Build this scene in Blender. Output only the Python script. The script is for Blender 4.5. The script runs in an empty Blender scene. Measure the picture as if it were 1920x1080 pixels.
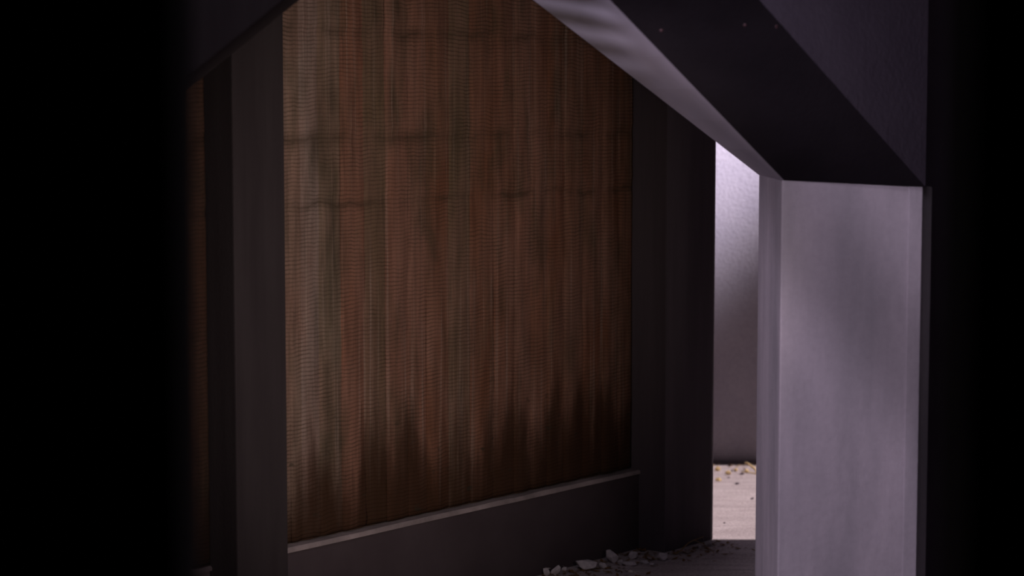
import bpy, bmesh, math, random
from mathutils import Vector, Matrix, noise

random.seed(7)
scene = bpy.context.scene
COL = scene.collection
R = math.radians

# ------------------------------------------------------------------ camera
F_PX, CAM_H = 4000.0, 2.0
PITCH = math.atan(360 / F_PX)
cam = bpy.data.cameras.new('camera')
cam.sensor_width = 36.0
cam.lens = F_PX / 1920 * 36.0
cam.dof.use_dof = True
cam.dof.focus_distance = 8.3
cam.dof.aperture_fstop = 1.9
cam_o = bpy.data.objects.new('camera', cam)
cam_o.location = (0, 0, CAM_H)
cam_o.rotation_euler = (R(90) - PITCH, 0, 0)
COL.objects.link(cam_o)
scene.camera = cam_o

# ------------------------------------------------------------------ world, lights, exposure
scene.view_settings.view_transform = 'Standard'
scene.view_settings.look = 'None'
scene.view_settings.exposure = 0.0
scene.view_settings.gamma = 1.0
scene.view_settings.use_curve_mapping = False
w = bpy.data.worlds.new('sky'); scene.world = w; w.use_nodes = True
bg = w.node_tree.nodes['Background']
bg.inputs['Color'].default_value = (0.66, 0.58, 0.80, 1)
bg.inputs['Strength'].default_value = 0.06

def aim(o, target):
    d = Vector(target) - o.location
    o.rotation_euler = d.to_track_quat('-Z', 'Y').to_euler()

def lamp(name, kind, loc, target, energy, color, **kw):
    l = bpy.data.lights.new(name, kind)
    l.energy = energy; l.color = color
    for k, v in kw.items(): setattr(l, k, v)
    o = bpy.data.objects.new(name, l); o.location = loc
    aim(o, target); COL.objects.link(o)
    return o

# sun shining along the passage behind the wall
lamp('sun', 'SUN', (8, 10.5, 11), (8 - 1, 10.5, 11 - 1.43), 4.2, (1.0, 0.87, 0.89), angle=R(0.5))
# added spot standing in for daylight on the top of the passage wall
lamp('passage_fill_spot', 'SPOT', (3.4, 9.9, 3.7), (0.76, 11.6, 1.78), 2700, (0.96, 0.88, 1.0),
     spot_size=R(29), spot_blend=1.0, shadow_soft_size=0.25)
# warm fill spot added to brighten the woven screen, no lamp hangs here
lamp('screen_fill', 'SPOT', (1.0, 4.2, 1.42), (-0.62, 7.9, 1.36), 300, (1.0, 0.84, 0.76),
     spot_size=R(49), spot_blend=1.0, shadow_soft_size=0.06)
# cool daylight from an opening on the left side of the yard
lamp('yard_daylight', 'SPOT', (-1.5, 4.0, 2.3), (1.05, 7.0, 1.3), 375, (0.93, 0.81, 1.0),
     spot_size=R(34), spot_blend=0.5, shadow_soft_size=0.045)
# dim area fill added under the slab to lift the shaded yard
lamp('yard_fill', 'AREA', (0.2, 5.6, 3.28), (0.3, 6.4, 0), 32, (0.92, 0.82, 1.0), shape='SQUARE', size=1.6)
# separate narrow spot, added to throw slat stripes on the edge board
lamp('stripe_spot', 'SPOT', (-1.75, 4.05, 1.85), (0.12, 6.8, 2.36), 230, (0.88, 0.80, 1.0),
     spot_size=R(13), spot_blend=0.7, shadow_soft_size=0.006)

# ------------------------------------------------------------------ helpers
FW = Vector((0, math.cos(PITCH), -math.sin(PITCH)))
UP = Vector((0, math.sin(PITCH), math.cos(PITCH)))
EYE = Vector((0, 0, CAM_H))
def ray(x, y): return Vector((x - 960, 0, 0)) + F_PX * FW - (y - 540) * UP
def at(x, y, Y):
    d = ray(x, y); return EYE + d * (Y / d.y)
def ground(x, y, z=0.0):
    d = ray(x, y); return EYE + d * ((z - CAM_H) / d.z)
def on_plane(x, y, p, n):
    d = ray(x, y); return EYE + d * ((p - EYE).dot(n) / d.dot(n))

# frame of the long wall: s runs along it away from the viewer, w stands out of it
ANG = R(40.05)
U = Vector((math.sin(ANG), math.cos(ANG), 0))
N = Vector((math.cos(ANG), -math.sin(ANG), 0))
Q = Vector((0.9134, 9.5249, 0))
def W(s, wd, z): return Q + U * s + N * wd + Vector((0, 0, z))
def s_of(px, wd):
    p = on_plane(px, 540, Q + N * wd, N); return (p - Q).dot(U)

def link(name, me, mat, parent=None):
    o = bpy.data.objects.new(name, me)
    COL.objects.link(o)
    if mat is not None and not me.materials: me.materials.append(mat)
    if parent is not None:
        o.parent = parent
    return o
def tag(o, label, cat, group=None):
    o['label'] = label; o['category'] = cat
    if group: o['group'] = group
    return o
def structure(o, label=None):
    o['kind'] = 'structure'
    if label: o['label'] = label
    return o
def empty(name, loc=(0, 0, 0)):
    o = bpy.data.objects.new(name, None); o.location = loc
    o.empty_display_size = 0.1
    COL.objects.link(o); return o
def mesh_from(name, verts, faces, bevel=0.0, smooth=False, origin=None):
    bm = bmesh.new()
    org = Vector(origin) if origin is not None else Vector((0, 0, 0))
    vs = [bm.verts.new(Vector(v) - org) for v in verts]
    for f in faces: bm.faces.new([vs[i] for i in f])
    bmesh.ops.recalc_face_normals(bm, faces=bm.faces)
    if bevel > 0:
        bmesh.ops.bevel(bm, geom=list(bm.edges), offset=bevel, segments=2, affect='EDGES', profile=0.6)
    me = bpy.data.meshes.new(name); bm.to_mesh(me); bm.free()
    if smooth:
        for p in me.polygons: p.use_smooth = True
    return me
BOXF = [(0, 1, 2, 3), (4, 5, 6, 7), (0, 1, 5, 4), (1, 2, 6, 5), (2, 3, 7, 6), (3, 0, 4, 7)]
def box(name, x0, x1, y0, y1, z0, z1, mat, parent=None, bevel=0.0):
    v = [(x0, y0, z0), (x1, y0, z0), (x1, y1, z0), (x0, y1, z0), (x0, y0, z1), (x1, y0, z1), (x1, y1, z1), (x0, y1, z1)]
    return link(name, mesh_from(name, v, BOXF, bevel), mat, parent)
def wbox(name, s0, s1, w0, w1, z0, z1, mat, parent=None, bevel=0.0):
    v = [W(s0, w0, z0), W(s1, w0, z0), W(s1, w1, z0), W(s0, w1, z0), W(s0, w0, z1), W(s1, w0, z1), W(s1, w1, z1), W(s0, w1, z1)]
    return link(name, mesh_from(name, v, BOXF, bevel), mat, parent)

# ------------------------------------------------------------------ materials
class NT:
    def __init__(self, name, rough=0.85, spec=0.25):
        self.m = bpy.data.materials.new(name); self.m.use_nodes = True
        self.t = self.m.node_tree; self.n = self.t.nodes
        self.b = self.n['Principled BSDF']
        self.b.inputs['Roughness'].default_value = rough
        self.b.inputs['Specular IOR Level'].default_value = spec
    def new(self, kind, **kw):
        x = self.n.new(kind)
        for k, v in kw.items(): setattr(x, k, v)
        return x
    def ln(self, a, b): self.t.links.new(a, b)
    def coord(self, which='Object', scale=(1, 1, 1)):
        tc = self.new('ShaderNodeTexCoord'); mp = self.new('ShaderNodeMapping')
        mp.inputs['Scale'].default_value = scale
        self.ln(tc.outputs[which], mp.inputs['Vector']); return mp.outputs['Vector']
    def noise(self, vec, scale, detail=4, rough=0.55, dist=0.0):
        x = self.new('ShaderNodeTexNoise')
        x.inputs['Scale'].default_value = scale; x.inputs['Detail'].default_value = detail
        x.inputs['Roughness'].default_value = rough; x.inputs['Distortion'].default_value = dist
        self.ln(vec, x.inputs['Vector']); return x.outputs['Fac']
    def ramp(self, fac, stops):
        x = self.new('ShaderNodeValToRGB'); e = x.color_ramp.elements
        while len(e) < len(stops): e.new(0.5)
        for i, (p, c) in enumerate(stops):
            e[i].position = p
            e[i].color = (c, c, c, 1) if isinstance(c, (int, float)) else (*c, 1)
        self.ln(fac, x.inputs['Fac']); return x.outputs['Color']
    def mix(self, fac, a, b, mode='MIX'):
        x = self.new('ShaderNodeMix', data_type='RGBA', blend_type=mode)
        if isinstance(fac, (int, float)): x.inputs[0].default_value = fac
        else: self.ln(fac, x.inputs[0])
        for i, v in ((6, a), (7, b)):
            if isinstance(v, tuple): x.inputs[i].default_value = (*v, 1)
            else: self.ln(v, x.inputs[i])
        return x.outputs[2]
    def math(self, op, a, b=None, c=None):
        x = self.new('ShaderNodeMath', operation=op)
        for i, v in enumerate((a, b, c)):
            if v is None: continue
            if isinstance(v, (int, float)): x.inputs[i].default_value = v
            else: self.ln(v, x.inputs[i])
        return x.outputs[0]
    def bump(self, h, strength, dist=0.01):
        x = self.new('ShaderNodeBump'); x.inputs['Strength'].default_value = strength
        x.inputs['Distance'].default_value = dist
        self.ln(h, x.inputs['Height']); self.ln(x.outputs['Normal'], self.b.inputs['Normal'])
    def color(self, c):
        if isinstance(c, tuple): self.b.inputs['Base Color'].default_value = (*c, 1)
        else: self.ln(c, self.b.inputs['Base Color'])

def rough_mat(name, c0, c1, scale=3.0, stretch=(1, 1, 1), bump=0.3, bscale=60, rough=0.9, spec=0.2, fine=0.0):
    t = NT(name, rough, spec)
    v = t.coord('Object', stretch)
    f = t.noise(v, scale, 6, 0.6)
    col = t.mix(t.ramp(f, [(0.3, 0.0), (0.72, 1.0)]), c0, c1)
    v2 = t.coord('Object')
    g = t.noise(v2, bscale, 3, 0.7)
    if fine > 0:
        col = t.mix(fine, col, t.ramp(g, [(0.3, 0.25), (0.7, 1.0)]), 'MULTIPLY')
    t.color(col); t.bump(g, bump, 0.006)
    return t.m

M = {}
M['post'] = rough_mat('dark_painted_timber', (0.019, 0.014, 0.0155), (0.028, 0.022, 0.0235), 2.5, (6, 6, 0.5), 0.2, 90)
M['end_post'] = rough_mat('lightened_dark_timber', (0.072, 0.058, 0.066), (0.096, 0.078, 0.088), 2.5, (6, 6, 0.5), 0.2, 90)  # post timber lightened to make up for weak light at the wall's end
M['plinth'] = rough_mat('dark_plaster', (0.045, 0.033, 0.037), (0.062, 0.047, 0.052), 3, (1, 1, 1), 0.25, 70)
M['sill'] = rough_mat('light_paled_sill', (0.15, 0.125, 0.125), (0.34, 0.28, 0.28), 5, (1, 1, 1), 0.3, 80)  # paler than the plinth, painting in the light that falls on its top
M['pillar'] = rough_mat('lilac_plaster', (0.24, 0.22, 0.245), (0.41, 0.36, 0.40), 1.6, (3.2, 3.2, 0.6), 0.25, 45, fine=0.12)
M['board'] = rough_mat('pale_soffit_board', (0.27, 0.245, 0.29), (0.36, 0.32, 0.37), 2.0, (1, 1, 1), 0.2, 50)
M['dark_beam'] = rough_mat('shade_dark_beam', (0.011, 0.009, 0.011), (0.017, 0.014, 0.017), 2.5, (1, 1, 1), 0.25, 50, spec=0.0)  # shade of the down-facing soffit is put into this colour
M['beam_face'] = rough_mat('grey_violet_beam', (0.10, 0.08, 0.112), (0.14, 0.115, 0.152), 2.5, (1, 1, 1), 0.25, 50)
M['black'] = rough_mat('blackened_wall', (0.004, 0.004, 0.004), (0.007, 0.006, 0.006), 2, (1, 1, 1), 0.2, 40)
M['back'] = rough_mat('sunlit_plaster', (0.32, 0.295, 0.35), (0.41, 0.375, 0.42), 2.2, (1, 1, 1), 0.6, 55, fine=0.2)
M['backing'] = rough_mat('dark_backing', (0.012, 0.009, 0.008), (0.02, 0.015, 0.013), 2)
M['nail'] = rough_mat('dull_nail', (0.05, 0.025, 0.03), (0.08, 0.04, 0.045), 20, rough=0.5)
M['stone'] = rough_mat('grey_rubble', (0.44, 0.40, 0.42), (0.62, 0.56, 0.58), 14, (1, 1, 1), 0.6, 60, fine=0.3)
M['pale_stone'] = rough_mat('pale_pebble', (0.5, 0.44, 0.40), (0.62, 0.56, 0.5), 30, bump=0.3)
M['dark_stone'] = rough_mat('dark_pebble', (0.05, 0.035, 0.05), (0.09, 0.06, 0.08), 30, bump=0.3)
M['twig'] = rough_mat('dry_twig', (0.19, 0.12, 0.06), (0.30, 0.20, 0.11), 30, bump=0.3)
M['straw'] = rough_mat('dry_straw', (0.62, 0.42, 0.18), (0.88, 0.72, 0.42), 30, bump=0.3)
M['straw_dull'] = rough_mat('crumbled_straw', (0.30, 0.20, 0.12), (0.52, 0.38, 0.22), 30, bump=0.3)
M['leaf'] = rough_mat('dead_leaf', (0.12, 0.065, 0.025), (0.22, 0.12, 0.05), 40, bump=0.3)

def ground_mat():
    t = NT('dusty_ground', 0.95, 0.15)
    v = t.coord('Object', (1, 1, 1))
    a = t.noise(v, 2.2, 8, 0.62, 0.3)
    vb = t.coord('Object', (2.0, 14.0, 1.0))
    b = t.noise(vb, 1.2, 5, 0.6, 0.6)
    col = t.mix(t.ramp(a, [(0.3, 0.0), (0.7, 1.0)]), (0.44, 0.37, 0.37), (0.62, 0.54, 0.54))
    col = t.mix(0.5, col, t.ramp(b, [(0.35, 0.62), (0.65, 1.0)]), 'MULTIPLY')
    g = t.noise(v, 70, 3, 0.7)
    col = t.mix(0.6, col, t.ramp(g, [(0.35, 0.5), (0.6, 1.0)]), 'MULTIPLY')
    t.color(col)
    t.bump(t.math('ADD', t.math('MULTIPLY', b, 1.6), t.math('MULTIPLY', g, 0.5)), 0.55, 0.02)
    return t.m
M['ground'] = ground_mat()

SEAMS = [(2.24, 0.007), (1.84, 0.008), (1.60, 0.005)]
def woven_mat():
    """coarse cloth: uv = metres along the wall and up; 'tint' = colour of each strip"""
    t = NT('woven_cloth', 0.95, 0.1)
    uv = t.new('ShaderNodeUVMap'); uv.uv_map = 'metres'
    def mp(sc, loc=(0, 0, 0)):
        x = t.new('ShaderNodeMapping'); x.inputs['Scale'].default_value = sc; x.inputs['Location'].default_value = loc
        t.ln(uv.outputs['UV'], x.inputs['Vector']); return x.outputs['Vector']
    at_ = t.new('ShaderNodeAttribute', attribute_name='tint')
    base = at_.outputs['Color']
    # large blotches: grey-brown, red-brown, green-brown
    n1 = t.noise(mp((4.0, 1.3, 1)), 1.0, 5, 0.6, 0.4)
    col = t.mix(t.ramp(n1, [(0.36, 0.0), (0.66, 0.75)]), base, (0.250, 0.140, 0.105))
    n2 = t.noise(mp((6.0, 1.9, 1), (5, 3, 0)), 1.0, 5, 0.6, 0.3)
    col = t.mix(t.ramp(n2, [(0.50, 0.0), (0.70, 0.7)]), col, (0.085, 0.066, 0.040))
    n3 = t.noise(mp((30.0, 2.4, 1), (1, 8, 0)), 1.0, 4, 0.6)
    col = t.mix(0.75, col, t.ramp(n3, [(0.3, 0.42), (0.7, 1.0)]), 'MULTIPLY')
    n4 = t.noise(mp((55.0, 0.7, 1), (4, 3, 0)), 1.0, 3, 0.6)
    col = t.mix(t.ramp(n4, [(0.56, 0.0), (0.72, 0.5)]), col, (0.30, 0.225, 0.185))
    # fine upright threads
    th = t.noise(mp((420.0, 3.0, 1)), 1.0, 2, 0.5)
    col = t.mix(0.28, col, t.ramp(th, [(0.35, 0.35), (0.65, 1.0)]), 'MULTIPLY')
    # ribs across
    sx = t.new('ShaderNodeSeparateXYZ'); t.ln(uv.outputs['UV'], sx.inputs[0])
    wob = t.noise(mp((3.5, 2.5, 1), (2, 2, 0)), 1.0, 4, 0.6)
    wob2 = t.noise(mp((14.0, 5.0, 1), (7, 2, 0)), 1.0, 3, 0.6)
    z = t.math('ADD', sx.outputs['Y'], t.math('ADD', t.math('MULTIPLY', wob, 0.045), t.math('MULTIPLY', wob2, 0.012)))
    ph = t.math('FRACT', t.math('MULTIPLY', z, 1 / 0.0150))
    rib = t.math('ABSOLUTE', t.math('SUBTRACT', ph, 0.5))            # 0 in the rib centre, .5 in the groove
    groove = t.ramp(rib, [(0.22, 0.0), (0.48, 1.0)])
    amt = t.ramp(t.noise(mp((9.0, 6.0, 1), (3, 9, 0)), 1.0, 4, 0.65), [(0.32, 0.12), (0.68, 0.85)])
    col = t.mix(t.math('MULTIPLY', groove, amt), col, t.mix(0.78, col, (0.035, 0.024, 0.014)))
    # creases where the cloth was folded
    for k, (zs, wd) in enumerate(SEAMS):
        wv = t.noise(mp((5.0, 0.3, 1), (k * 3.1, k * 2.2, 0)), 1.0, 3, 0.6)
        dz = t.math('ABSOLUTE', t.math('SUBTRACT', t.math('ADD', sx.outputs['Y'], t.math('MULTIPLY', t.math('SUBTRACT', wv, 0.5), 0.12)), zs))
        line = t.ramp(dz, [(0.0, 0.8), (wd, 0.5), (wd * 5, 0.0)])
        on = t.ramp(t.noise(mp((4.5, 1.0, 1), (k * 1.7 + 4, 0, 0)), 1.0, 3), [(0.38, 0.0), (0.6, 0.8)])
        col = t.mix(t.math('MULTIPLY', line, on), col, (0.038, 0.026, 0.016))
    # damp stains creeping up from the sill
    st = t.noise(mp((7.5, 0.9, 1), (0.4, 6, 0)), 1.0, 5, 0.6, 0.2)
    edge = t.math('SUBTRACT', sx.outputs['Y'], t.math('MULTIPLY', t.ramp(st, [(0.36, 0.0), (0.66, 1.0)]), 0.34))
    damp = t.ramp(edge, [(0.26, 0.93), (0.40, 0.75), (0.60, 0.0)])
    col = t.mix(damp, col, (0.032, 0.0145, 0.007))
    # small dark spots
    sp = t.noise(mp((16.0, 22.0, 1), (9, 1, 0)), 1.0, 2, 0.5)
    low = t.ramp(sx.outputs['Y'], [(0.55, 1.0), (1.1, 0.0)])
    col = t.mix(t.math('MULTIPLY', t.ramp(sp, [(0.66, 0.0), (0.74, 0.8)]), low), col, (0.03, 0.024, 0.016))
    shade_mul = t.new('ShaderNodeCombineColor')
    for k in range(3): t.ln(at_.outputs['Alpha'], shade_mul.inputs[k])
    col = t.mix(1.0, col, shade_mul.outputs['Color'], 'MULTIPLY')  # tint alpha paints shade into the cloth of the left bay
    t.color(col)
    h = t.math('SUBTRACT', t.math('MULTIPLY', th, 0.3), t.math('MULTIPLY', groove, 0.8))
    t.bump(h, 0.5, 0.004)
    return t.m
M['woven'] = woven_mat()

# ------------------------------------------------------------------ the setting
fl = link('floor', mesh_from('floor', [(-9, -3, 0), (9, -3, 0), (9, 15, 0), (-9, 15, 0), (-9, -3, -.2), (9, -3, -.2), (9, 15, -.2), (-9, 15, -.2)], BOXF), M['ground'])
structure(fl, 'dusty grey ground running through the passage')
CZ = 3.3
structure(box('ceiling', -7.0, 8.5, 2.75, 9.52, CZ, CZ + .25, M['black']), 'dark roof slab over the yard')

# dark doorway through which the yard is seen
DY = 2.1
structure(box('wall_near_left', -1.75, -0.333, DY, DY + .15, 0, 2.75, M['black']), 'black wall beside the doorway, next to the raking beam bay')
structure(box('wall_near_right', 0.455, 1.75, DY, DY + .15, 0, 2.75, M['black']), 'black wall beside the doorway, next to the pale pillar')
structure(box('trim_1', -0.333, 0.455, DY, DY + .15, 2.32, 2.75, M['black']), 'black lintel over the doorway')
structure(box('wall_lobby_left', -1.9, -1.75, -1.6, DY + .15, 0, 2.75, M['black']), 'dark side wall of the lobby')
structure(box('wall_lobby_right', 1.75, 1.9, -1.6, DY + .15, 0, 2.75, M['black']), 'dark side wall of the lobby')
structure(box('wall_lobby_rear', -1.75, 1.75, -1.75, -1.6, 0, 2.75, M['black']), 'dark rear wall of the lobby')
structure(box('ceiling_lobby', -1.9, 1.9, -1.75, DY + .15, 2.75, 2.9, M['black']), 'dark lobby ceiling')

# long wall that carries the screens
LW = wbox('wall_left', -6.4, -0.02, -0.55, -0.26, 0, CZ, M['backing'])
structure(LW, 'long dark wall behind the woven screens')

# sunlit wall at the back of the passage, right end a touch nearer
bd = Vector((0.9994, -0.035, 0)); bn = Vector((-0.035, -0.9994, 0))
bp = ground(1380, 868)
v = []
for z in (0, 3.4):
    for (k, d) in ((-4.5, 0), (6, 0), (6, -.3), (-4.5, -.3)):
        p = bp + bd * k + bn * d; v.append((p.x, p.y, z))
structure(link('wall_back', mesh_from('wall_back', v, BOXF), M['back']), 'bright lilac plaster wall closing the sunlit passage')

# wall that the pillar stands against
structure(box('wall_right', 1.30, 3.3, 7.58, 7.75, 0, CZ, M['beam_face']), 'dim violet wall behind the pale pillar')
structure(box('wall_side', 3.3, 3.45, 2.75, 7.75, 0, CZ, M['black']), 'dark side wall of the yard')

# ------------------------------------------------------------------ posts, plinth, sill
REC = -0.175                       # screen plane, behind the post fronts
def post(s0, s1, w0, label, mt='post'):
    o = wbox('timber_post', s0, s1, w0, 0.0, 0, CZ - .005, M[mt], None, 0.006)
    return tag(o, label, 'post')
post(-2.902, -2.659, -0.255, 'dark square timber post between two woven screens, crossed by the raking brace')
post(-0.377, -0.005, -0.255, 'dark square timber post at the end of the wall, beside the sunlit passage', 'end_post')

LEDGE = 0.355
def plinth(s0, s1, wf, label, sill='sill'):
    e = empty('plinth', W((s0 + s1) / 2, wf, 0))
    inv = Matrix.Translation(-e.location)
    b = wbox('base_panel', s0, s1, -0.26, wf, 0, LEDGE - .018, M['plinth'], None, 0.004); b.parent = e; b.matrix_parent_inverse = inv
    # sill board with a slightly worn edge
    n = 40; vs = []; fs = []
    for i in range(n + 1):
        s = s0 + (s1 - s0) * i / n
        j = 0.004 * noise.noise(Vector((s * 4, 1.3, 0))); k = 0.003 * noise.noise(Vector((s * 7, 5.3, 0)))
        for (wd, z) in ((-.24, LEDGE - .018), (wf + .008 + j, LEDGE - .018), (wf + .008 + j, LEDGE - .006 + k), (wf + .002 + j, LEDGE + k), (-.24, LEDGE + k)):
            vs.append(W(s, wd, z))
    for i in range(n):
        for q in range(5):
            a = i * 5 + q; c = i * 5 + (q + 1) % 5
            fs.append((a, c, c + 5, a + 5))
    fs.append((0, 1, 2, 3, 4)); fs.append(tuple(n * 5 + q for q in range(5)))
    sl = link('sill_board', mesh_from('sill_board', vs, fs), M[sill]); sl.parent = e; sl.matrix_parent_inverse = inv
    if sill == 'sill': sl['label'] = 'worn sill board paled by painted light'
    tag(e, label, 'plinth'); return e
plinth(-2.657, -0.379, REC + .035, 'low dark plinth with a worn sill paled by painted light under the wide woven screen')
plinth(-4.6, -2.904, REC + .035, 'low dark plinth under the shadowed screen behind the raking brace', 'plinth')

# ------------------------------------------------------------------ woven screens made of overlapping strips
TINTS = [(0.24, 0.165, 0.125), (0.27, 0.200, 0.170), (0.20, 0.145, 0.105), (0.225, 0.100, 0.062), (0.200, 0.094, 0.058),
         (0.245, 0.118, 0.080), (0.19, 0.083, 0.048), (0.150, 0.098, 0.060), (0.215, 0.092, 0.054)]
def strip(s0, s1, z0, z1, base_w, tint, seed, parent, inv):
    rows, colsn = 90, 11
    bm = bmesh.new(); uvl = bm.loops.layers.uv.new('metres')
    grid = []; data = {}
    over = 0.018
    lip = 0.35 + 0.65 * abs(math.sin(seed * 2.7))
    for r in range(rows + 1):
        z = z0 + (z1 - z0) * r / rows; row = []
        wav = 0.003 * noise.noise(Vector((z * 1.3, seed * 3.1, 0)))
        for c in range(colsn + 1):
            g = (c / colsn) ** 1.5
            ss = s0 + (s1 + over - s0) * g
            wd = 0.0115 * lip * math.sin(math.pi * g ** 0.6) - 0.002
            n1 = noise.noise(Vector((ss * 5 + seed, z * 1.5, 2.0)))
            n2 = noise.noise(Vector((ss * 13, z * 22, seed)))
            wd += 0.004 * n1 + 0.0012 * n2
            for zs, q in SEAMS:
                dz = z - zs + 0.03 * noise.noise(Vector((ss * 3, zs, 0)))
                wd -= 0.0035 * math.exp(-(dz / 0.018) ** 2) - 0.002 * math.exp(-((dz - .04) / 0.03) ** 2)
            p = W(ss + wav, base_w + wd, z)
            vtx = bm.verts.new(p); data[vtx] = (ss, z); row.append(vtx)
        grid.append(row)
    front = []
    for r in range(rows):
        for c in range(colsn):
            front.append(bm.faces.new((grid[r][c], grid[r][c + 1], grid[r + 1][c + 1], grid[r + 1][c])))
    for f in front:
        f.smooth = True
        for l in f.loops: l[uvl].uv = data[l.vert]
    bmesh.ops.recalc_face_normals(bm, faces=bm.faces)
    if front and front[0].normal.dot(N) < 0:
        bmesh.ops.reverse_faces(bm, faces=bm.faces)
    me = bpy.data.meshes.new('woven_strip'); bm.to_mesh(me); bm.free()
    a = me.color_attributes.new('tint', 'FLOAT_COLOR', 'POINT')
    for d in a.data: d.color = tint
    o = link('woven_strip', me, M['woven'])
    o.parent = parent; o.matrix_parent_inverse = inv
    so = o.modifiers.new('thickness', 'SOLIDIFY'); so.thickness = 0.003; so.offset = -1
    return o

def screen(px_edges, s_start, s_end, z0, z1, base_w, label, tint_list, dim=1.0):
    e = empty('woven_screen', W((s_start + s_end) / 2, base_w, z0))
    inv = Matrix.Translation(-e.location)
    edges = px_edges
    for i in range(len(edges) - 1):
        tn = tint_list[i % len(tint_list)]
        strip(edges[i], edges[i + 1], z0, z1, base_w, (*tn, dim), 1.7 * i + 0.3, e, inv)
    bk = wbox('backing_board', s_start, s_end, base_w - .06, base_w - .03, z0, z1, M['backing']); bk.parent = e; bk.matrix_parent_inverse = inv
    tag(e, label, 'screen'); return e
PXE = [543, 563, 598, 640, 683, 724, 765, 800, 842, 882, 925, 965, 996, 1027, 1059, 1094, 1130, 1160]
ed = [-2.655, -2.56] + [s_of(x, REC) for x in PXE] + [-0.381 - 0.018]
ed = sorted(ed)
IDX = [1, 0, 0, 1, 2, 3, 7, 5, 5, 6, 7, 6, 3, 5, 3, 8, 4, 8, 6, 6]
screen(ed, -2.655, -0.381, LEDGE + .005, 2.95, REC - 0.005, 'wide brown woven cloth screen of upright strips, stained along the sill', [TINTS[i] for i in IDX])
ed2 = [-4.55 + 0.13 * k for k in range(13)] + [-2.906 - 0.018]
screen(ed2, -4.58, -2.906, LEDGE + .005, 2.95, -0.115 - .02, 'woven cloth screen darkened by painted shade, half hidden by the raking brace', [TINTS[i] for i in (7, 6, 4, 7, 8)], 0.32)

# header board closing the bays under the roof
hb = wbox('trim_2', -4.6, -0.0, -0.26, -0.08, 2.96, CZ - .01, M['post'])
structure(hb, 'dark header board over the screens')

# ------------------------------------------------------------------ pale pillar
P0 = at(1466, 338, 7.0); P1 = at(1727, 350, 7.016)
fd = Vector((P1.x - P0.x, P1.y - P0.y, 0)).normalized(); bk_ = Vector((-fd.y, fd.x, 0))
pw = Vector((P1.x - P0.x, P1.y - P0.y, 0)).length
pe = empty('plaster_pillar', (P0.x + .23, 7.25, 0)); pinv = Matrix.Translation(-pe.location)
def pbox(name, a0, a1, d0, d1, z0, z1, mat, bev, z1b=None):
    o = Vector((P0.x, P0.y, 0)); v = []
    for top in (0, 1):
        for (a, d) in ((a0, d0), (a1, d0), (a1, d1), (a0, d1)):
            p = o + fd * a + bk_ * d
            z = z0 if not top else (z1 if (z1b is None or a == a0) else z1b)
            v.append((p.x, p.y, z))
    b = link(name, mesh_from(name, v, BOXF, bev), mat); b.parent = pe; b.matrix_parent_inverse = pinv; return b
o_ = Vector((P0.x, P0.y, 0)); vs = []
plan = [(0, 0), (pw, 0), (pw + .045, .033), (pw + .045, .5), (0, .5)]
for top in (0, 1):
    for (a, d) in plan:
        p = o_ + fd * a + bk_ * d
        vs.append((p.x, p.y, 0 if not top else P0.z + (P1.z - P0.z) * a / pw))
sh = link('shaft', mesh_from('shaft', vs, [(0, 1, 2, 3, 4), (5, 6, 7, 8, 9)] + [(i, (i + 1) % 5, 5 + (i + 1) % 5, 5 + i) for i in range(5)], 0.005), M['pillar'])
sh.parent = pe; sh.matrix_parent_inverse = pinv
pbox('corner_strip', pw - .042, pw + .004, -.008, .03, 0, P1.z + .001, M['pillar'], 0.003)
tag(pe, 'pale lilac plaster pillar carrying the foot of the raking beam', 'pillar')

# ------------------------------------------------------------------ raking beam above the pillar
def line_at(xa, ya, xb, yb, y): return xa + (xb - xa) * (y - ya) / (yb - ya)
B0 = at(1470, 338, 7.0)
Bm = at(1144, 0, 6.45)
B1 = B0 + (Bm - B0) * 1.0
k = (CZ + .02 - B0.z) / (Bm.z - B0.z)
B1 = B0 + (Bm - B0) * k
C0 = at(1735, 350, 6.99)
npl = (Bm - B0).cross(C0 - B0).normalized()
Cm = on_plane(1424, 0, B0, npl)
C1 = C0 + (Cm - C0) * ((CZ + .02 - C0.z) / (Cm.z - C0.z))
A0 = at(1424, 329, 7.5)
Am = at(1000, 0, 7.0)
A1 = A0 + (Am - A0) * ((CZ + .02 - A0.z) / (Am.z - A0.z))
be = empty('raking_beam', B0); binv = Matrix.Translation(-B0)
def bpart(name, verts, faces, mat, bev=0.0):
    o = link(name, mesh_from(name, verts, faces, bev), mat); o.parent = be; o.matrix_parent_inverse = binv; return o
Z = Vector((0, 0, 1))
upv = 0.95
# dark soffit slab between B and C
nd = npl if npl.z > 0 else -npl
th = 0.05
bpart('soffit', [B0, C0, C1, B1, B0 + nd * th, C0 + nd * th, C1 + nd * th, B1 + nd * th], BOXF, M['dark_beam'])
# pale board between A and B
na = (Bm - B0).cross(Am - Bm).normalized()
if na.z < 0: na = -na
vs, fs = [], []
for i in range(17):
    t_ = i / 16; a_, b_ = A0.lerp(A1, t_), B0.lerp(B1, t_)
    vs += [a_, b_, b_ + na * .04, a_ + na * .04]
for i in range(16):
    for q in range(4):
        fs.append((i * 4 + q, i * 4 + (q + 1) % 4, i * 4 + 4 + (q + 1) % 4, i * 4 + 4 + q))
fs += [(0, 1, 2, 3), (64, 65, 66, 67)]
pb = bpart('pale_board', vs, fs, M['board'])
pb['label'] = 'pale lilac edge board'
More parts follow.
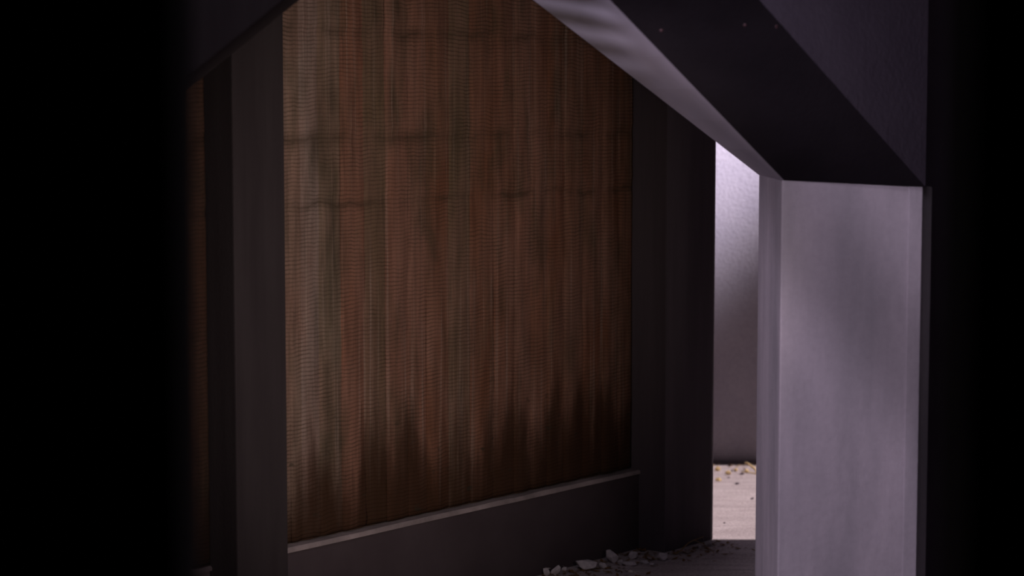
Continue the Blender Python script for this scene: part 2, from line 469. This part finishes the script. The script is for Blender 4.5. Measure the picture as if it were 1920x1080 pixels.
# outer face above C
fo = (C1 - C0).cross(Z).normalized()
if fo.y < 0: fo = -fo
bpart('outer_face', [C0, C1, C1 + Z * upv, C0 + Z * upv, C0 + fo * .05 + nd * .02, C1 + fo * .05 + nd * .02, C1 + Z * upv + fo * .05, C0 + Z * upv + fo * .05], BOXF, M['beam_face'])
for (x, y) in ((1240, 57), (1397, 47), (1456, 50)):
    pl, nn = (B0, npl) if x < 1420 else (C0, fo)
    p = on_plane(x, y, pl, nn); dn = -nd if x < 1420 else -fo
    bm = bmesh.new(); bmesh.ops.create_cone(bm, segments=10, radius1=.006, radius2=.004, depth=.002, cap_ends=True)
    me = bpy.data.meshes.new('nail_head'); bm.to_mesh(me); bm.free()
    o = link('nail_head', me, M['nail']); o.parent = be; o.matrix_parent_inverse = binv
    o.location = p + dn * .001; o.rotation_euler = dn.to_track_quat('Z', 'Y').to_euler()
tag(be, 'raking beam with dark soffit and pale edge board, rising from the lilac pillar', 'beam')

# ------------------------------------------------------------------ dark raking brace on the other side
D0 = at(128, 325, 6.3); Dm = at(532, 0, 6.3)
dd = (Dm - D0).normalized(); D1 = D0 + dd * ((-0.58 - D0.x) / dd.x)
pr = Vector((-dd.z, 0, dd.x))
Dl = D0
L0, L1 = Dl, D1
th = Vector((0, .3, 0)); wd = Vector((0, 0, .44))
be2 = empty('raking_brace', (-1.46, 6.45, 0)); b2inv = Matrix.Translation(-be2.location)
o = link('brace_arm', mesh_from('brace_arm', [L0, L1, L1 + wd, L0 + wd, L0 + th, L1 + th, L1 + wd + th, L0 + wd + th], BOXF, 0.008), M['post'])
o.parent = be2; o.matrix_parent_inverse = b2inv
o = box('upright', L0.x - .26, L0.x, 6.3, 6.55, 0, L0.z + .44, M['dark_beam'], None, 0.006)
o.parent = be2; o.matrix_parent_inverse = b2inv
o = be2
tag(o, 'dark timber brace rising in front of the braced post', 'brace')

# ------------------------------------------------------------------ rubble, twigs and straw
def rock(px, py, w_px, h_px, mat, label, grp, seed, tilt=0.0, name='rubble_chip', flat=0.6):
    g = ground(px, py)
    sc = (g - EYE).length / F_PX
    a, h = w_px * sc / 2, h_px * sc
    rnd = random.Random(seed)
    bm = bmesh.new()
    for i in range(22):
        th_ = rnd.uniform(0, 2 * math.pi); u = rnd.uniform(-1, 1); q = math.sqrt(1 - u * u)
        rr = rnd.uniform(.75, 1.05)
        bm.verts.new((a * rr * q * math.cos(th_), a * flat * rr * q * math.sin(th_), h / 2 * u * rr))
    bmesh.ops.convex_hull(bm, input=bm.verts)
    bmesh.ops.delete(bm, geom=[v for v in bm.verts if not v.link_faces], context='VERTS')
    bmesh.ops.rotate(bm, verts=bm.verts, cent=(0, 0, 0), matrix=Matrix.Rotation(tilt, 3, 'Y'))
    zmin = min(v.co.z for v in bm.verts)
    bmesh.ops.translate(bm, verts=bm.verts, vec=(0, 0, -zmin - .002))
    bmesh.ops.bevel(bm, geom=list(bm.edges), offset=.0015, segments=1, affect='EDGES')
    me = bpy.data.meshes.new(name); bm.to_mesh(me); bm.free()
    o = link(name, me, mat); o.location = (g.x, g.y, 0)
    o.rotation_euler.z = rnd.uniform(-.3, .3)
    tag(o, label, 'stone', grp); return o
G = 'rubble chips along the plinth'
rock(1101, 1068, 52, 22, M['stone'], 'largest flat grey rubble chip at the foot of the plinth', G, 3, R(8), flat=.7)
CHIPS = [(1024, 1080, 16, 20, -.5, 'narrow grey chip tipped on edge, outermost of the row along the plinth'),
         (1042, 1079, 18, 25, .5, 'tall pointed grey chip standing between narrow chips by the plinth'),
         (1058, 1071, 12, 11, .2, 'little grey chip between the tall pointed chip and the largest flat chip'),
         (1130, 1066, 20, 14, .2, 'small grey chip touching the end of the largest flat chip'),
         (1148, 1056, 34, 24, .55, 'angular grey chip leaning up against the plinth'),
         (1188, 1048, 24, 17, -.1, 'squat grey chip at the plinth end, beside the orange-brown twig'),
         (1180, 1061, 30, 12, 0, 'low wide grey chip behind the cream pebble'),
         (1163, 1059, 16, 12, .1, 'small grey chip between the angular leaning chip and the low wide chip'),
         (1208, 1057, 20, 10, 0, 'low grey chip under the orange-brown twig'),
         (1222, 1060, 12, 7, 0, 'flat crumb of rubble in front of the blocky chip')]
for i, (x, y, a, h, tl, lb) in enumerate(CHIPS):
    rock(x, y, a, h, M['stone'], lb, G, 20 + i, tl)
rock(1243, 1051, 23, 18, M['stone'], 'blocky grey rubble chip below the corner of the end post', G, 41, .2, flat=.9)
rock(1328, 1024, 18, 15, M['stone'], 'grey chip beside the twig at the passage corner', G, 44, .3)
rock(1311, 1028, 11, 9, M['stone'], 'tiny grey chip under the leaning twig', G, 45, .3)
rock(1182, 1073, 14, 7, M['pale_stone'], 'pale cream pebble in front of the rubble chips', 'loose pebbles', 46, name='pebble')
rock(1191, 1075, 6, 4, M['pale_stone'], 'tiny pale pebble touching the cream pebble', 'loose pebbles', 47, name='pebble')
rock(1382, 908, 11, 6, M['dark_stone'], 'larger dark pebble on the sunlit passage floor', 'dark pebbles in the passage', 48, name='pebble')
rock(1410, 936, 7, 6, M['dark_stone'], 'small dark pebble on the sunlit passage floor beside the pillar', 'dark pebbles in the passage', 49, name='pebble')
rock(1357, 981, 4, 3, M['dark_stone'], 'tiny dark pebble on the sunlit passage floor near its shadow line', 'dark pebbles in the passage', 50, name='pebble')
for i, (x, y, a, h) in enumerate([(1346, 883, 15, 13), (1365, 890, 13, 11), (1347, 902, 15, 10), (1380, 884, 10, 8), (1400, 886, 11, 8)]):
    rock(x, y, a, h, M['straw'], 'sunlit straw-coloured litter lump at the foot of the passage wall', 'straw-coloured litter in the passage', 60 + i, name='litter_lump')
for i, (x, y, a, h) in enumerate([(1368, 874, 6, 5), (1366, 896, 4, 3), (1391, 890, 9, 5), (1373, 884, 5, 4)]):
    rock(x, y, a, h, M['dark_stone'], 'dark crumb among the straw litter by the passage wall', 'dark crumbs in the passage', 80 + i, name='pebble')

def tube(name, pts, r0, r1, mat, seg=6):
    bm = bmesh.new(); rings = []
    for i, p in enumerate(pts):
        d = (pts[min(i + 1, len(pts) - 1)] - pts[max(i - 1, 0)]).normalized()
        a = d.cross(Vector((0, 0, 1)) if abs(d.z) < .9 else Vector((1, 0, 0))).normalized(); b = d.cross(a)
        r = r0 + (r1 - r0) * i / (len(pts) - 1)
        rings.append([bm.verts.new(p - pts[0] + a * r * math.cos(2 * math.pi * k / seg) + b * r * math.sin(2 * math.pi * k / seg)) for k in range(seg)])
    for i in range(len(rings) - 1):
        for k in range(seg):
            bm.faces.new((rings[i][k], rings[i][(k + 1) % seg], rings[i + 1][(k + 1) % seg], rings[i + 1][k]))
    bm.faces.new(rings[0]); bm.faces.new(rings[-1])
    bmesh.ops.recalc_face_normals(bm, faces=bm.faces)
    me = bpy.data.meshes.new(name); bm.to_mesh(me); bm.free()
    o = link(name, me, mat); o.location = pts[0]; return o
def twig(p0, p1, h1, r, mat, label, grp, name='twig', fork=None):
    a = ground(*p0) + Vector((0, 0, r)); b = ground(*p1) + Vector((0, 0, r + h1))
    pts = [a.lerp(b, t) + Vector((0, 0, .012 * math.sin(t * 3.1) * (1 if h1 else .2))) + Vector((.004 * math.sin(t * 9), 0, 0)) for t in [i / 6 for i in range(7)]]
    o = tube(name, pts, r, r * .6, mat)
    if fork:
        c = pts[4]; d = ground(*fork) + Vector((0, 0, r))
        f = tube('side_shoot', [c, c.lerp(d, .5) + Vector((0, 0, .01)), d], r * .7, r * .4, mat)
        f.parent = o; f.location = c - pts[0]
    tag(o, label, 'twig', grp); return o
TG = 'dry twigs on the ground'
twig((1267, 1041), (1318, 1031), 0.055, .0034, M['twig'], 'thin dry twig leaning up against the end post', TG, fork=(1334, 1034))
twig((1205, 1046), (1228, 1054), 0.008, .003, M['twig'], 'short orange-brown twig lying between the rubble chips', TG)
twig((1321, 1029), (1338, 1042), 0.006, .0028, M['twig'], 'dark bent twig at the passage corner', TG)
twig((1419, 888), (1396, 882), 0.035, .0065, M['straw'], 'sunlit straw-coloured stalk at the foot of the passage wall', 'straw stalks in the passage')
twig((1419, 890), (1390, 886), 0.0, .004, M['straw'], 'thin flat sunlit stalk beside the straw-coloured stalk', 'straw stalks in the passage')

# leaf litter too fine to count, between the chips and across the shaded ground
bm = bmesh.new(); rnd = random.Random(5)
for i in range(420):
    s = rnd.uniform(-1.5, -0.02); wv = abs(rnd.gauss(0, .11)) + (-.12 if s < -.4 else .02)
    p = W(s, wv, .003 + rnd.uniform(0, .004)); a = rnd.uniform(0, 6.28); L = rnd.uniform(.006, .020)
    d = Vector((math.cos(a), math.sin(a), rnd.uniform(-.25, .25))) * L; e = Vector((-math.sin(a), math.cos(a), rnd.uniform(-.25, .25))) * L * .45
    q = [bm.verts.new(p + x) for x in (-d, e, d + Vector((0, 0, .003)), -e)]
    bm.faces.new(q)
me = bpy.data.meshes.new('leaf_litter'); bm.to_mesh(me); bm.free()
o = link('leaf_litter', me, M['leaf']); o['kind'] = 'stuff'
tag(o, 'brown crumbled leaf litter scattered along the plinth foot', 'leaf litter')

# crumbled straw strewn along the foot of the passage wall
bm = bmesh.new()
for i in range(150):
    p = bp + bd * rnd.uniform(-.5, .6) + bn * (abs(rnd.gauss(0, .10)) + .03) + Vector((0, 0, .006))
    a = rnd.uniform(0, 6.28); L = rnd.uniform(.006, .018)
    d = Vector((math.cos(a), math.sin(a), rnd.uniform(-.2, .5))) * L; e = Vector((-math.sin(a), math.cos(a), rnd.uniform(0, .5))) * L * .4
    bm.faces.new([bm.verts.new(p + x) for x in (-d, e, d + Vector((0, 0, .004)), -e)])
me = bpy.data.meshes.new('straw_crumbs'); bm.to_mesh(me); bm.free()
o = link('straw_crumbs', me, M['straw_dull']); o['kind'] = 'stuff'
tag(o, 'dull crumbled straw strewn along the foot of the passage wall', 'straw')

# unseen slatted frame, added to cast beam stripes and the pillar's diagonal shadow
lo = empty('light_blocker', (-1.15, 4.6, 0)); linv = Matrix.Translation(-lo.location)
def lbox(name, x0, x1, y0, y1, z0, z1, mat):
    b = box(name, x0, x1, y0, y1, z0, z1, mat, None, 0.001); b.parent = lo; b.matrix_parent_inverse = linv
for x in (-1.49, -1.17, -0.84): lbox('upright', x, x + .018, 4.59, 4.61, 0, 2.42, M['post'])
for k in range(4): lbox('slat', -1.472, -1.17, 4.595, 4.605, 1.880 + .0205 * k, 1.880 + .0205 * k + .010, M['post'])
db = tube('diagonal_bar', [Vector((-1.163, 4.6, 2.325)), Vector((-1.0, 4.6, 2.14)), Vector((-0.838, 4.6, 1.955))], .017, .017, M['post'], 8)
db.parent = lo; db.matrix_parent_inverse = linv
tag(lo, 'unseen slatted timber frame with a diagonal bar, added to shape the yard light', 'louvre')
